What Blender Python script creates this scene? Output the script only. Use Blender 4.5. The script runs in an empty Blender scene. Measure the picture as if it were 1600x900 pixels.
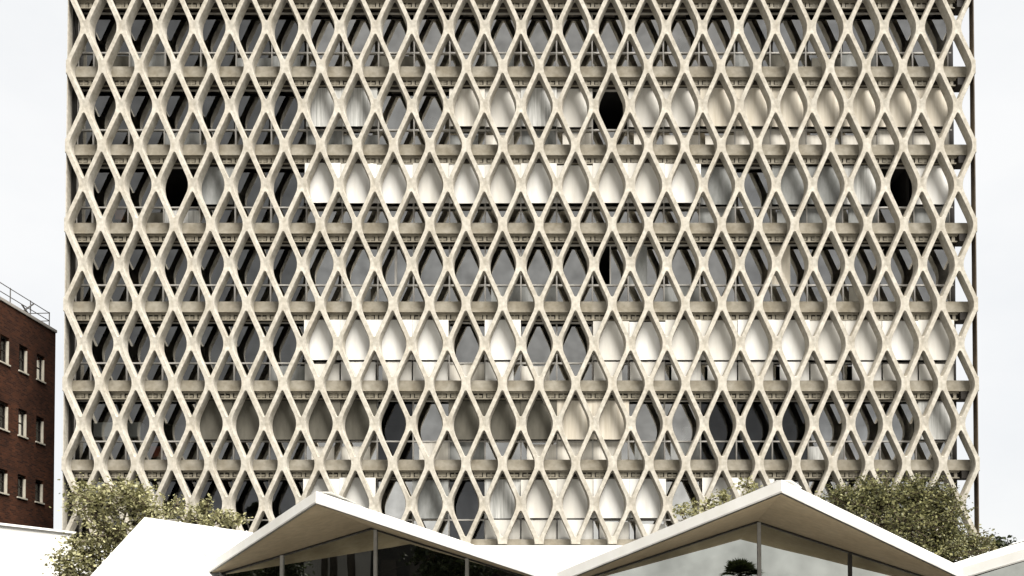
import bpy, bmesh, math, random
from mathutils import Vector, Matrix
R = math.radians
rnd = random.Random(7)
scene = bpy.context.scene
COL = scene.collection

# ------------------------------------------------------------------ camera
F_PX, PX0, HOR, TILT, EYE = 1400.0, 830.0, 1006.0, R(1.2), 1.6
PY0 = HOR - F_PX * math.tan(TILT)
cam_d = bpy.data.cameras.new('camera')
cam = bpy.data.objects.new('camera', cam_d); COL.objects.link(cam)
cam.location = (0, 0, EYE); cam.rotation_euler = (R(90) + TILT, 0, 0)
cam_d.sensor_width = 36; cam_d.lens = F_PX / 1600 * 36
cam_d.shift_x = (800 - PX0) / 1600; cam_d.shift_y = (PY0 - 450) / 1600
cam_d.clip_end = 6000; cam_d.clip_start = 0.1
scene.camera = cam

def P(px, py, Y):
    """world point seen at a pixel of the 1600x900 photograph, at distance Y into the scene"""
    a, b = (px - PX0) / F_PX, (PY0 - py) / F_PX
    d = Vector((a, math.cos(TILT) - b * math.sin(TILT), math.sin(TILT) + b * math.cos(TILT)))
    return Vector((0, 0, EYE)) + d * (Y / d.y)

# ------------------------------------------------------------------ helpers
def tag(o, label=None, cat=None, group=None, kind=None):
    if label: o['label'] = label
    if cat: o['category'] = cat
    if group: o['group'] = group
    if kind: o['kind'] = kind
    return o

def empty(name, loc=(0, 0, 0)):
    o = bpy.data.objects.new(name, None); COL.objects.link(o); o.location = loc
    o.empty_display_size = 0.5
    return o

class MB:
    def __init__(s):
        s.v, s.f, s.m = [], [], []
    def face(s, pts, m=0):
        n = len(s.v); s.v += [tuple(p) for p in pts]; s.f.append(tuple(range(n, n + len(pts)))); s.m.append(m)
    def box(s, x0, x1, y0, y1, z0, z1, m=0, M=None):
        n = len(s.v)
        c = [(x0,y0,z0),(x1,y0,z0),(x1,y1,z0),(x0,y1,z0),(x0,y0,z1),(x1,y0,z1),(x1,y1,z1),(x0,y1,z1)]
        if M is not None: c = [tuple(M @ Vector(q)) for q in c]
        s.v += c
        for q in ((0,3,2,1),(4,5,6,7),(0,1,5,4),(1,2,6,5),(2,3,7,6),(3,0,4,7)):
            s.f.append(tuple(n + i for i in q)); s.m.append(m)
    def prism(s, pts, ext, m=0, m_side=None):
        """polygon pts (3-D) swept along vector ext"""
        n = len(s.v); k = len(pts); e = Vector(ext)
        s.v += [tuple(p) for p in pts] + [tuple(Vector(p) + e) for p in pts]
        s.f.append(tuple(n + i for i in range(k))[::-1]); s.m.append(m)
        s.f.append(tuple(n + k + i for i in range(k))); s.m.append(m)
        ms = m if m_side is None else m_side
        for i in range(k):
            j = (i + 1) % k
            s.f.append((n + i, n + j, n + k + j, n + k + i)); s.m.append(ms)
    def tube(s, path, radii, seg=8, m=0, cap=True):
        n0 = len(s.v); k = len(path)
        for i, p in enumerate(path):
            p = Vector(p)
            d = (Vector(path[min(i + 1, k - 1)]) - Vector(path[max(i - 1, 0)])).normalized()
            a = d.cross(Vector((0.31, 0.95, 0.07))); a.normalize(); b = d.cross(a)
            for t in range(seg):
                an = 2 * math.pi * t / seg
                s.v.append(tuple(p + (a * math.cos(an) + b * math.sin(an)) * radii[i]))
        for i in range(k - 1):
            for t in range(seg):
                u = (t + 1) % seg
                s.f.append((n0 + i*seg + t, n0 + i*seg + u, n0 + (i+1)*seg + u, n0 + (i+1)*seg + t)); s.m.append(m)
        if cap:
            s.f.append(tuple(n0 + (k-1)*seg + t for t in range(seg))); s.m.append(m)
            s.f.append(tuple(n0 + t for t in range(seg))[::-1]); s.m.append(m)
    def build(s, name, mats, parent=None, weld=False, smooth=False, fix=True):
        me = bpy.data.meshes.new(name); me.from_pydata(s.v, [], s.f)
        if not isinstance(mats, (list, tuple)): mats = [mats]
        for mt in mats: me.materials.append(mt)
        me.polygons.foreach_set('material_index', s.m)
        if weld or fix:
            bm = bmesh.new(); bm.from_mesh(me)
            if weld: bmesh.ops.remove_doubles(bm, verts=bm.verts, dist=1e-4)
            if fix: bmesh.ops.recalc_face_normals(bm, faces=bm.faces)
            bm.to_mesh(me); bm.free()
        if smooth: me.polygons.foreach_set('use_smooth', [True] * len(me.polygons))
        o = bpy.data.objects.new(name, me); COL.objects.link(o)
        if parent is not None: o.parent = parent
        return o

def place(root, loc):
    """move a thing's origin to loc while its parts stay where they were built"""
    root.location = loc
    for c in root.children: c.location = -Vector(loc)

def origin(o, p):
    """move a mesh's origin to p, geometry staying put (local to its parent)"""
    p = Vector(p); o.data.transform(Matrix.Translation(-p)); o.location = Vector(o.location) + p
    return o

# ------------------------------------------------------------------ materials
def mat(name, col, rough=0.8, var=0.0, scale=1.0, stretch=(1, 1, 1), col2=None, bump=0.0, bscale=None, detail=4, spec=0.3, metallic=0.0, fine=None):
    m = bpy.data.materials.new(name); m.use_nodes = True
    nt = m.node_tree; N = nt.nodes; L = nt.links
    b = N['Principled BSDF']; b.inputs['Roughness'].default_value = rough
    b.inputs['Specular IOR Level'].default_value = spec; b.inputs['Metallic'].default_value = metallic
    if not var and not col2 and not bump:
        b.inputs['Base Color'].default_value = (*col, 1); return m
    tc = N.new('ShaderNodeTexCoord'); mp = N.new('ShaderNodeMapping'); mp.inputs['Scale'].default_value = stretch
    L.new(tc.outputs['Object'], mp.inputs['Vector'])
    nz = N.new('ShaderNodeTexNoise'); nz.inputs['Scale'].default_value = scale; nz.inputs['Detail'].default_value = detail
    nz.inputs['Roughness'].default_value = 0.62
    L.new(mp.outputs['Vector'], nz.inputs['Vector'])
    rp = N.new('ShaderNodeValToRGB'); rp.color_ramp.elements[0].position = 0.34; rp.color_ramp.elements[1].position = 0.66
    c2 = col2 if col2 else tuple(c * (1 - var) for c in col)
    rp.color_ramp.elements[0].color = (*c2, 1); rp.color_ramp.elements[1].color = (*col, 1)
    L.new(nz.outputs['Fac'], rp.inputs['Fac'])
    out = rp.outputs['Color']
    if fine:
        n3 = N.new('ShaderNodeTexNoise'); n3.inputs['Scale'].default_value = fine[0]; n3.inputs['Detail'].default_value = 3
        L.new(tc.outputs['Object'], n3.inputs['Vector'])
        r3 = N.new('ShaderNodeValToRGB'); r3.color_ramp.elements[0].position = 0.3; r3.color_ramp.elements[1].position = 0.7
        g = 1 - fine[1]; r3.color_ramp.elements[0].color = (g, g, g * 0.97, 1); r3.color_ramp.elements[1].color = (1, 1, 1, 1)
        L.new(n3.outputs['Fac'], r3.inputs['Fac'])
        mx = N.new('ShaderNodeMixRGB'); mx.blend_type = 'MULTIPLY'; mx.inputs['Fac'].default_value = 1
        L.new(out, mx.inputs['Color1']); L.new(r3.outputs['Color'], mx.inputs['Color2']); out = mx.outputs['Color']
    L.new(out, b.inputs['Base Color'])
    if bump:
        n2 = N.new('ShaderNodeTexNoise'); n2.inputs['Scale'].default_value = bscale or scale * 6; n2.inputs['Detail'].default_value = 3
        L.new(mp.outputs['Vector'], n2.inputs['Vector'])
        bp = N.new('ShaderNodeBump'); bp.inputs['Strength'].default_value = bump; bp.inputs['Distance'].default_value = 0.02
        L.new(n2.outputs['Fac'], bp.inputs['Height']); L.new(bp.outputs['Normal'], b.inputs['Normal'])
    return m

def glass(name, refl, tint=(0.8, 0.82, 0.8), rcol=(1, 1, 1), rough=0.0, wav=0.0):
    """coated window glass: part mirror, part see-through"""
    m = bpy.data.materials.new(name); m.use_nodes = True
    nt = m.node_tree; N = nt.nodes; L = nt.links
    N.remove(N['Principled BSDF'])
    t = N.new('ShaderNodeBsdfTransparent'); t.inputs['Color'].default_value = (*tint, 1)
    g = N.new('ShaderNodeBsdfGlossy'); g.inputs['Color'].default_value = (*rcol, 1); g.inputs['Roughness'].default_value = rough
    lw = N.new('ShaderNodeFresnel'); lw.inputs['IOR'].default_value = 1.5
    tc = N.new('ShaderNodeTexCoord'); nz = N.new('ShaderNodeTexNoise'); nz.inputs['Scale'].default_value = 1.3; nz.inputs['Detail'].default_value = 5
    L.new(tc.outputs['Object'], nz.inputs['Vector'])
    mr = N.new('ShaderNodeMapRange'); mr.inputs['From Min'].default_value = 0.3; mr.inputs['From Max'].default_value = 0.7
    mr.inputs['To Min'].default_value = (refl - 0.05) * 0.72; mr.inputs['To Max'].default_value = (refl - 0.04) * 1.18
    L.new(nz.outputs['Fac'], mr.inputs['Value'])
    ad = N.new('ShaderNodeMath'); ad.operation = 'ADD'; ad.use_clamp = True
    L.new(lw.outputs['Fac'], ad.inputs[0]); L.new(mr.outputs['Result'], ad.inputs[1])
    mx = N.new('ShaderNodeMixShader'); L.new(ad.outputs[0], mx.inputs['Fac'])
    L.new(t.outputs[0], mx.inputs[1]); L.new(g.outputs[0], mx.inputs[2])
    if wav:
        n2 = N.new('ShaderNodeTexNoise'); n2.inputs['Scale'].default_value = 0.9; n2.inputs['Detail'].default_value = 1
        L.new(tc.outputs['Object'], n2.inputs['Vector'])
        bp = N.new('ShaderNodeBump'); bp.inputs['Strength'].default_value = wav; bp.inputs['Distance'].default_value = 0.02
        L.new(n2.outputs['Fac'], bp.inputs['Height']); L.new(bp.outputs['Normal'], g.inputs['Normal'])
    L.new(mx.outputs[0], N['Material Output'].inputs['Surface'])
    return m

def brick_mat():
    m = bpy.data.materials.new('red_brick'); m.use_nodes = True
    nt = m.node_tree; N = nt.nodes; L = nt.links; b = N['Principled BSDF']; b.inputs['Roughness'].default_value = 0.9
    b.inputs['Specular IOR Level'].default_value = 0.15
    tc = N.new('ShaderNodeTexCoord'); sx = N.new('ShaderNodeSeparateXYZ'); L.new(tc.outputs['Object'], sx.inputs[0])
    cb = N.new('ShaderNodeCombineXYZ'); L.new(sx.outputs['Y'], cb.inputs['X']); L.new(sx.outputs['Z'], cb.inputs['Y'])
    br = N.new('ShaderNodeTexBrick'); br.inputs['Scale'].default_value = 1.0
    br.inputs['Brick Width'].default_value = 0.24; br.inputs['Row Height'].default_value = 0.085; br.inputs['Mortar Size'].default_value = 0.008
    br.inputs['Color1'].default_value = (0.066, 0.024, 0.011, 1); br.inputs['Color2'].default_value = (0.022, 0.009, 0.005, 1)
    br.inputs['Mortar'].default_value = (0.05, 0.027, 0.018, 1)
    L.new(cb.outputs[0], br.inputs['Vector'])
    nz = N.new('ShaderNodeTexNoise'); nz.inputs['Scale'].default_value = 0.55; nz.inputs['Detail'].default_value = 6
    L.new(tc.outputs['Object'], nz.inputs['Vector'])
    rp = N.new('ShaderNodeValToRGB'); rp.color_ramp.elements[0].position = 0.3; rp.color_ramp.elements[1].position = 0.7
    rp.color_ramp.elements[0].color = (0.42, 0.4, 0.4, 1); rp.color_ramp.elements[1].color = (1.25, 1.2, 1.15, 1)
    L.new(nz.outputs['Fac'], rp.inputs['Fac'])
    mx = N.new('ShaderNodeMixRGB'); mx.blend_type = 'MULTIPLY'; mx.inputs['Fac'].default_value = 1
    L.new(br.outputs['Color'], mx.inputs['Color1']); L.new(rp.outputs['Color'], mx.inputs['Color2'])
    L.new(mx.outputs['Color'], b.inputs['Base Color'])
    bp = N.new('ShaderNodeBump'); bp.inputs['Strength'].default_value = 0.4; bp.inputs['Distance'].default_value = 0.01
    L.new(br.outputs['Fac'], bp.inputs['Height']); bp.invert = True; L.new(bp.outputs['Normal'], b.inputs['Normal'])
    return m

def leaf_mat(name, c1, c2):
    m = bpy.data.materials.new(name); m.use_nodes = True
    nt = m.node_tree; N = nt.nodes; L = nt.links; b = N['Principled BSDF']
    b.inputs['Roughness'].default_value = 0.55; b.inputs['Specular IOR Level'].default_value = 0.35
    ge = N.new('ShaderNodeNewGeometry')
    rp = N.new('ShaderNodeValToRGB'); rp.color_ramp.elements[0].color = (*c1, 1); rp.color_ramp.elements[1].color = (*c2, 1)
    L.new(ge.outputs['Random Per Island'], rp.inputs['Fac']); L.new(rp.outputs['Color'], b.inputs['Base Color'])
    tr = N.new('ShaderNodeBsdfTranslucent'); L.new(rp.outputs['Color'], tr.inputs['Color'])
    mx = N.new('ShaderNodeMixShader'); mx.inputs['Fac'].default_value = 0.3
    L.new(b.outputs[0], mx.inputs[1]); L.new(tr.outputs[0], mx.inputs[2]); L.new(mx.outputs[0], N['Material Output'].inputs['Surface'])
    return m

M = {}
M['concrete'] = mat('precast_concrete', (0.49, 0.463, 0.405), 0.9, scale=1.7, stretch=(1.6, 1, 0.28), col2=(0.39, 0.355, 0.295), bump=0.35, bscale=9, detail=9, fine=(6, 0.3), spec=.15)
M['slab'] = mat('slab_concrete', (0.31, 0.285, 0.235), 0.9, scale=1.6, stretch=(1, 1, 1.2), col2=(0.20, 0.175, 0.13), bump=0.2, detail=6, fine=(5, 0.2))
M['bronze_shade'] = mat('dark_bronze_and_shade', (0.022, 0.018, 0.014), 0.6)  # frames and walls; on the slab brackets it paints in the shade
M['vent'] = mat('vent_tan_metal', (0.30, 0.27, 0.21), 0.6, var=0.3, scale=2.5, fine=(9, 0.2))
M['ventdark'] = mat('vent_dark_gap', (0.02, 0.017, 0.014), 0.9)
M['alu'] = mat('pale_aluminium', (0.50, 0.48, 0.44), 0.45, var=0.2, scale=3)
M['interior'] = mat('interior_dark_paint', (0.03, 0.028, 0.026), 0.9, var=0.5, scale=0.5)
M['sidewall'] = mat('tower_side_concrete', (0.45, 0.40, 0.31), 0.9, var=0.2, scale=0.8)
M['finshade'] = mat('shaded_fin_concrete', (0.10, 0.078, 0.055), 0.9, var=.4, scale=1.5)  # right fin: the same concrete with its shade put into the colour
M['basewall'] = mat('white_base_paint', (0.80, 0.79, 0.75), 0.8, var=0.06, scale=0.8)
M['white'] = mat('white_roof_paint', (0.82, 0.815, 0.79), 0.7, scale=0.7, col2=(0.74, 0.73, 0.70), detail=7, fine=(3, 0.06))
M['soffit'] = mat('tan_soffit_plaster', (0.80, 0.68, 0.49), 0.85, scale=0.9, col2=(0.70, 0.58, 0.40), detail=7, bump=0.15, bscale=12, fine=(6, 0.16))
M['wallwhite'] = mat('white_stucco', (0.80, 0.79, 0.76), 0.9, scale=0.5, col2=(0.74, 0.73, 0.69), bump=0.2, bscale=20)
M['coping'] = mat('grey_coping', (0.50, 0.49, 0.46), 0.8, var=0.35, scale=1.5)
M['brick'] = brick_mat()
M['steel'] = mat('dark_galvanised_steel', (0.10, 0.095, 0.09), 0.5, var=0.3, scale=3)
M['trim'] = mat('cream_window_paint', (0.42, 0.39, 0.32), 0.6, var=0.2, scale=3)
M['stone'] = mat('grey_stone_cap', (0.33, 0.31, 0.28), 0.85, var=0.3, scale=1.2)
M['palmbark'] = mat('dark_palm_bark', (0.03, 0.025, 0.02), 0.95, var=0.4, scale=4)
M['bark'] = mat('grey_brown_bark', (0.10, 0.075, 0.05), 0.95, var=0.5, scale=4, stretch=(1, 1, 0.3), bump=0.5)
M['leafpale'] = leaf_mat('pale_olive_leaves', (0.08, 0.078, 0.022), (0.44, 0.42, 0.23))
M['leafmid'] = leaf_mat('green_leaves', (0.018, 0.022, 0.008), (0.26, 0.25, 0.11))
M['leafdark'] = leaf_mat('dark_green_leaves', (0.012, 0.018, 0.008), (0.045, 0.055, 0.022))
M['palm'] = leaf_mat('palm_fronds', (0.015, 0.022, 0.008), (0.045, 0.055, 0.02))
M['ground'] = mat('dark_ground', (0.05, 0.047, 0.042), 0.95, var=0.25, scale=0.2)
M['asphalt'] = mat('asphalt', (0.055, 0.055, 0.055), 0.95, var=0.3, scale=1.5)
M['paving'] = mat('concrete_paving', (0.42, 0.40, 0.36), 0.9, var=0.15, scale=0.8)
M['darkwall'] = mat('dark_office_wall', (0.016, 0.015, 0.014), 0.8, var=0.3, scale=0.6)
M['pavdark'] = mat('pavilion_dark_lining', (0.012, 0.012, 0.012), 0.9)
M['mullion'] = mat('grey_mullion_metal', (0.50, 0.49, 0.46), 0.5, var=0.2, scale=3)
M['mulldark'] = mat('bronze_mullion_metal', (0.03, 0.027, 0.022), 0.5)
B = {}
B['white'] = mat('white_blind_cloth', (0.72, 0.71, 0.675), 0.9, scale=1.4, stretch=(2.2, 1, 0.25), col2=(0.62, 0.605, 0.56))
B['ivory'] = mat('ivory_blind_cloth', (0.62, 0.60, 0.55), 0.9, scale=1.2, stretch=(2.2, 1, 0.25), col2=(0.53, 0.51, 0.46))
B['cream'] = mat('cream_curtain_cloth', (0.72, 0.69, 0.62), 0.9, scale=2.0, stretch=(3, 1, 0.2), col2=(0.58, 0.545, 0.47))
B['beige'] = mat('beige_curtain_cloth', (0.66, 0.61, 0.515), 0.9, scale=1.6, stretch=(3, 1, 0.2), col2=(0.50, 0.45, 0.36))
B['lace'] = mat('grey_net_curtain', (0.60, 0.60, 0.57), 0.9, scale=2.6, stretch=(5, 1, 0.25), col2=(0.34, 0.34, 0.32))
B['pale'] = mat('pale_grey_screen', (0.30, 0.305, 0.295), 0.9, scale=1.1, stretch=(2, 1, 0.6), col2=(0.17, 0.175, 0.165))
B['olive'] = mat('olive_grey_screen', (0.12, 0.112, 0.09), 0.9, scale=1.1, stretch=(2, 1, 0.6), col2=(0.075, 0.07, 0.055))
G = [glass('dim_sky_glass', 0.26, rcol=(1, .99, .95)), glass('grey_glass', 0.68, rcol=(1, .975, .91)), glass('clear_grey_glass', 0.55, rcol=(1, .99, .95)), glass('near_black_glass', 0.09)]  # leftmost bays mirror less, imitating a dimmer reflected sky
M['pavglass'] = glass('pavilion_glass', 0.52, tint=(0.05, 0.05, 0.045), rcol=(0.94, 0.95, 0.86), wav=0.06)
M['brickglass'] = glass('old_window_glass', 0.06, tint=(0.5, 0.5, 0.5))

# ------------------------------------------------------------------ ground (structure)
g = MB(); g.face([(-900, -900, 0), (900, -900, 0), (900, 1500, 0), (-900, 1500, 0)])
tag(g.build('ground', M['ground']), kind='structure')
g = MB(); g.box(-70, 70, -4, 16, 0.004, 0.13)
tag(g.build('pavement', M['paving']), kind='structure')
g = MB(); g.face([(-300, -18, 0.006), (300, -18, 0.006), (300, -4.02, 0.006), (-300, -4.02, 0.006)])
tag(g.build('road', M['asphalt']), kind='structure')

# ------------------------------------------------------------------ the tower
TY = 40.62                    # front of the lattice
PIT, STO = 1.672, 3.667        # lattice pitch and storey
XL = -21.38
NB = 25
XR = XL + NB * PIT
Z0 = EYE + 4.535               # height of the lowest row of slab nodes
NK = 8
LD = 0.43                     # lattice depth
GY = TY + 0.95                # window plane
tower = empty('office_tower', ((XL + XR) / 2, TY, 0))
tag(tower, 'broad office tower wrapped in a cream precast concrete lattice of X shapes', 'office building')
TP = Vector((-tower.location.x, -tower.location.y, 0))
def tpart(mb, name, mats, **k):
    o = mb.build(name, mats, tower, **k); o.location = TP
    return o

def ring(a, b, inset, rs, rt, dirs):
    h = math.hypot(a, b); A = a - inset * h / b; Bq = b - inset * h / a
    al = math.atan2(Bq, A)
    out = []
    for (dx, dz) in dirs:
        sx, sz = (1 if dx >= 0 else -1), (1 if dz >= 0 else -1)
        x, z = abs(dx), abs(dz)
        t = 1 / (x / A + z / Bq)
        ds = math.hypot(A - x * t, z * t); dt = math.hypot(x * t, Bq - z * t)
        if ds < rs / math.tan(al):
            c = A - rs / math.sin(al); l2 = x * x + z * z; p = x * c
            t = (p + math.sqrt(max(0, p * p - l2 * (c * c - rs * rs)))) / l2
        elif dt < rt * math.tan(al):
            c = Bq - rt / math.cos(al); l2 = x * x + z * z; p = z * c
            t = (p + math.sqrt(max(0, p * p - l2 * (c * c - rt * rt)))) / l2
        out.append((x * t * sx, z * t * sz))
    return out
TS = [0, .02, .05, .09, .15, .23, .34, .47, .6, .72, .83, .92]
def outer(a, b):
    pts = []
    cs = [(0, b), (a, 0), (0, -b), (-a, 0)]
    for q in range(4):
        p, n = cs[q], cs[(q + 1) % 4]
        ts = TS if q % 2 == 0 else [0] + [1 - t for t in TS[1:]][::-1]
        for t in ts: pts.append((p[0] + (n[0] - p[0]) * t, p[1] + (n[1] - p[1]) * t))
    return pts
ha, hb = PIT / 2, STO / 2
OUT = outer(ha, hb); NP = len(OUT)
RA = [(0.0, ring(ha, hb, .088, .88, .065, OUT)), (.03, ring(ha, hb, .100, .90, .065, OUT)), (LD * .55, ring(ha, hb, .104, .95, .065, OUT)), (LD, ring(ha, hb, .108, .95, .065, OUT))]
RB = [(0.0, ring(ha, hb, .088, 1.02, .065, OUT)), (.05, ring(ha, hb, .104, 1.1, .065, OUT)), (LD * .5, ring(ha, hb, .114, 1.2, .06, OUT)), (LD, ring(ha, hb, .128, 1.3, .055, OUT))]
lat = MB()
def tile(cx, cz, rings, isA, lo=0, hi=NP, zclip=None):
    def rec(q):   # front face is dished at the mid-storey nodes
        nodes = ((0, hb), (0, -hb)) if isA else ((ha, 0), (-ha, 0))
        return max(max(0, 1 - math.hypot(q[0] - n[0], (q[1] - n[1]) * .8) / .46) for n in nodes) * .05
    rows = [[(cx + q[0], TY + rec(q), cz + q[1]) for q in OUT]]
    for k, (y, rg) in enumerate(rings):
        rows.append([(cx + q[0], TY + y + (rec(q) * .6 if k < 2 else 0), cz + q[1]) for q in rg])
    rows.append([(cx + q[0], TY + LD, cz + q[1]) for q in OUT])
    full = hi - lo == NP
    idx = list(range(lo, hi)) if full else list(range(lo, hi + 1))
    n0 = len(lat.v)
    for r in rows:
        for i in idx: lat.v.append(r[i % NP])
    w = len(idx)
    for r in range(len(rows) - 1):
        for i in range(w if full else w - 1):
            j = (i + 1) % w
            lat.f.append((n0 + r*w + i, n0 + r*w + j, n0 + (r+1)*w + j, n0 + (r+1)*w + i)); lat.m.append(0)
H = NP // 2; Q = NP // 4
for k in range(NK + 1):
    for j in range(NB):
        if k == 0: tile(XL + (j + .5) * PIT, Z0, RA, True, 3 * Q, 5 * Q)      # upper half only
        elif k == NK: tile(XL + (j + .5) * PIT, Z0 + k * STO, RA, True, Q, 3 * Q)
        else: tile(XL + (j + .5) * PIT, Z0 + k * STO, RA, True)
    if k < NK:
        for j in range(NB + 1):
            zc = Z0 + (k + .5) * STO
            if j == 0: tile(XL, zc, RB, False, 0, H)
            elif j == NB: tile(XR, zc, RB, False, H, NP)
            else: tile(XL + j * PIT, zc, RB, False)
lo_ = tpart(lat, 'lattice_screen', M['concrete'], weld=True)
me = lo_.data
bm = bmesh.new(); bm.from_mesh(me); bmesh.ops.recalc_face_normals(bm, faces=bm.faces); bm.to_mesh(me); bm.free()
me.polygons.foreach_set('use_smooth', [True] * len(me.polygons))
try: me.set_sharp_from_angle(angle=R(38))
except Exception: pass

BX0, BX1 = XL + .09, XR - .66          # body of the tower stops short of the lattice
# slabs with brackets under every slab node, their shade painted near-black
for k in range(0, NK + 1):
    z = Z0 + k * STO; zt, zb, zh = z + .27, z - .22, z - .53
    s = MB()
    if k == 0:
        s.box(XL + .04, XR - .04, TY + LD + .004, GY + .12, zb, zt)
    else:
        prof = [(XL + .04, zt), (XR - .04, zt), (XR - .04, zb)]
        for j in range(NB - 1, 0, -1):
            x = XL + j * PIT
            prof += [(x + .27, zb), (x + .27, zh), (x - .27, zh), (x - .27, zb)]
        prof.append((XL + .04, zb))
        n0 = len(s.v); y0, y1 = TY + LD + .004, GY + .12
        # the slab bar as one welded strip: top row, bottom row and the brackets hanging from it
        xs = sorted(set([p[0] for p in prof]))
        for a, b in zip(xs[:-1], xs[1:]):
            br = any(abs((a + b) / 2 - (XL + j * PIT)) < .26 for j in range(1, NB))
            lo = zh if br else zb
            s.face([(a, y0, zb), (b, y0, zb), (b, y0, zt), (a, y0, zt)], 0)
            s.face([(a, y0, zt), (b, y0, zt), (b, y1, zt), (a, y1, zt)], 0)
            s.face([(a, y1, zb), (a, y1, zt), (b, y1, zt), (b, y1, zb)], 0)
            if br:
                s.face([(a, y0, zh), (b, y0, zh), (b, y0, zb), (a, y0, zb)], 1)
                s.face([(a, y1, zh), (a, y1, zb), (b, y1, zb), (b, y1, zh)], 1)
                s.face([(a, y0, zh), (a, y1, zh), (b, y1, zh), (b, y0, zh)], 1)
                s.face([(a, y0, zh), (a, y0, zb), (a, y1, zb), (a, y1, zh)], 1)
                s.face([(b, y0, zh), (b, y1, zh), (b, y1, zb), (b, y0, zb)], 1)
            else:
                s.face([(a, y0, zb), (a, y1, zb), (b, y1, zb), (b, y0, zb)], 0)
        for x in (XL + .04, XR - .04):
            s.face([(x, y0, zb), (x, y1, zb), (x, y1, zt), (x, y0, zt)], 0)
    if k: s.box(BX1 + .05, XR - .05, TY + LD + .02, GY + .1, zh - .04, zb - .003, 1)  # end bracket, also painted near-black as shade
    tpart(s, 'floor_slab', [M['slab'], M['bronze_shade']], weld=True)
BX0, BX1 = XL + .09, XR - .66          # body of the tower stops short of the lattice
# vent bands over the windows
for k in range(1, NK + 1):
    z = Z0 + k * STO; z1, z0 = z - .225, z - .60
    y = TY + LD + .13
    v = MB()
    v.box(BX0, BX1, y + .06, y + .10, z0, z1, 1)                 # dark backing
    v.box(BX0, BX1, y - .004, y + .06, z1 - .07, z1 - .004, 0)
    v.box(BX0, BX1, y, y + .06, z0 + .035, z0 + .085, 0)
    for j in range(NB + 1):
        for t, w in ((-.5, .07), (-.5 + .18, .03), (-.5 - .18, .03), (-.5 + .34, .03), (-.5 - .34, .03)):
            x = XL + (j + t) * PIT
            if BX0 + .1 < x < BX1 - .1: v.box(x - w, x + w, y + .003, y + .06, z0 + .085, z1 - .07, 0)
        for t in (0.0,):
            x = XL + (j + .5) * PIT
            if j < NB and BX0 + .5 < x < BX1 - .5:
                hh = rnd.uniform(.10, .2)
                v.box(x - .5, x - .12, y + .02, y + .055, z0 + .12, z0 + .12 + hh, 0)
                v.box(x + .12, x + .5, y + .02, y + .055, z0 + .12, z0 + .12 + rnd.uniform(.10, .2), 0)
    tpart(v, 'vent_band', [M['vent'], M['ventdark']])

# window states, row by row (rows counted from the top of the photograph)
STATE = {}
def setr(row, js, **kw):
    for j in js: STATE.setdefault((row, j), {}).update(kw)
setr(1, (7, 8), up='lace', low='pale'); setr(1, (11,), up='cream', low='pale'); setr(1, (12, 14, 16, 17), up='white', low='cream', d=.24)
setr(1, (13,), up='lace', low='pale'); setr(1, (15,), open=True); setr(1, range(18, 25), up='beige', low='cream')
setr(1, (3,), low='pale')
setr(2, range(7, 18), up='white'); setr(2, (3, 23), open=True); setr(2, (4,), up='pale'); setr(2, (24,), up='white', low='pale', d=.24)
setr(2, (18, 20, 21), up='pale', low='pale'); setr(2, (22,), up='lace', low='pale')
setr(3, (15,), half=-1); setr(3, (16,), uphalf='pale'); setr(3, (20,), uphalf='beige'); setr(3, (9,), post=True)
setr(3, (12, 13, 17), low='pale')
setr(4, (7, 8, 9, 10, 12) , up='white', low='white'); setr(4, range(15, 25), up='white', low='white'); setr(4, (11, 13), low='cream')
setr(5, (14, 15), up='beige', low='cream'); setr(5, (9, 18, 19, 20), dark=True); setr(5, (24,), up='lace'); setr(5, (7, 8, 10, 13), low='cream')
setr(5, (4, 5, 6, 7, 8, 11, 12, 13), up='olive'); setr(5, (16, 17), low='pale')
setr(6, (3, 4, 5, 6, 11), dark=True); setr(6, (7, 8, 13, 14, 15, 16, 18, 19), up='white', low='white'); setr(6, (12,), up='lace', low='white')
setr(6, (10,), up='pale')
for j in (2, 5, 6, 12, 19, 22): STATE.setdefault((0, j), {}).setdefault('low', 'pale')
COLN = {'ivory': 'ivory blind', 'white': 'plain white blind', 'cream': 'cream curtain', 'beige': 'beige curtain', 'lace': 'grey net curtain', 'pale': 'pale grey screen', 'olive': 'olive grey screen'}

def bay_span(j):
    x0, x1 = XL + (j - .5) * PIT, XL + (j + .5) * PIT
    return max(x0, BX0), min(x1, BX1)
def frame_mb(mb, j, z, st, m=0):
    x0, x1 = bay_span(j); zb, zt, tr = z + .272, z + STO - .525, z + 1.22
    y0, y1 = GY - .05, GY + .05; w = .032
    mb.box(x0, x0 + w, y0, y1, zb, zt, m); mb.box(x1 - w, x1, y0, y1, zb, zt, m)
    mb.box(x0 + w, x1 - w, y0, y1, zt - .05, zt, m); mb.box(x0 + w, x1 - w, y0, y1, zb, zb + .05, m)
    mb.box(x0 + w, x1 - w, y0 - .012, y1, tr - .032, tr + .032, m)
    if st.get('post'): mb.box((x0 + x1) / 2 - .05, (x0 + x1) / 2 + .05, y0, y1, tr + .032, zt - .05, m)
    if st.get('half'): mb.box((x0 + x1) / 2 - .03, (x0 + x1) / 2 + .03, y0, y1, tr + .032, zt - .05, m)
def pane_quads(mb, j, z, st, m=0):
    x0, x1 = bay_span(j); zb, zt, tr = z + .272, z + STO - .525, z + 1.22; w = .032
    def q(a, b, c, d):
        t = rnd.uniform(-.006, .006); s_ = rnd.uniform(-.005, .005)
        mb.face([(a, GY + t, c + .0), (b, GY - t, c), (b, GY - t + s_, d), (a, GY + t + s_, d)], m)
    a = x0 + w
    if st.get('half'): a = (x0 + x1) / 2 + .03
    if not st.get('open'): q(a, x1 - w, tr + .032, zt - .05)
    q(x0 + w, x1 - w, zb + .05, tr - .032)
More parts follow.
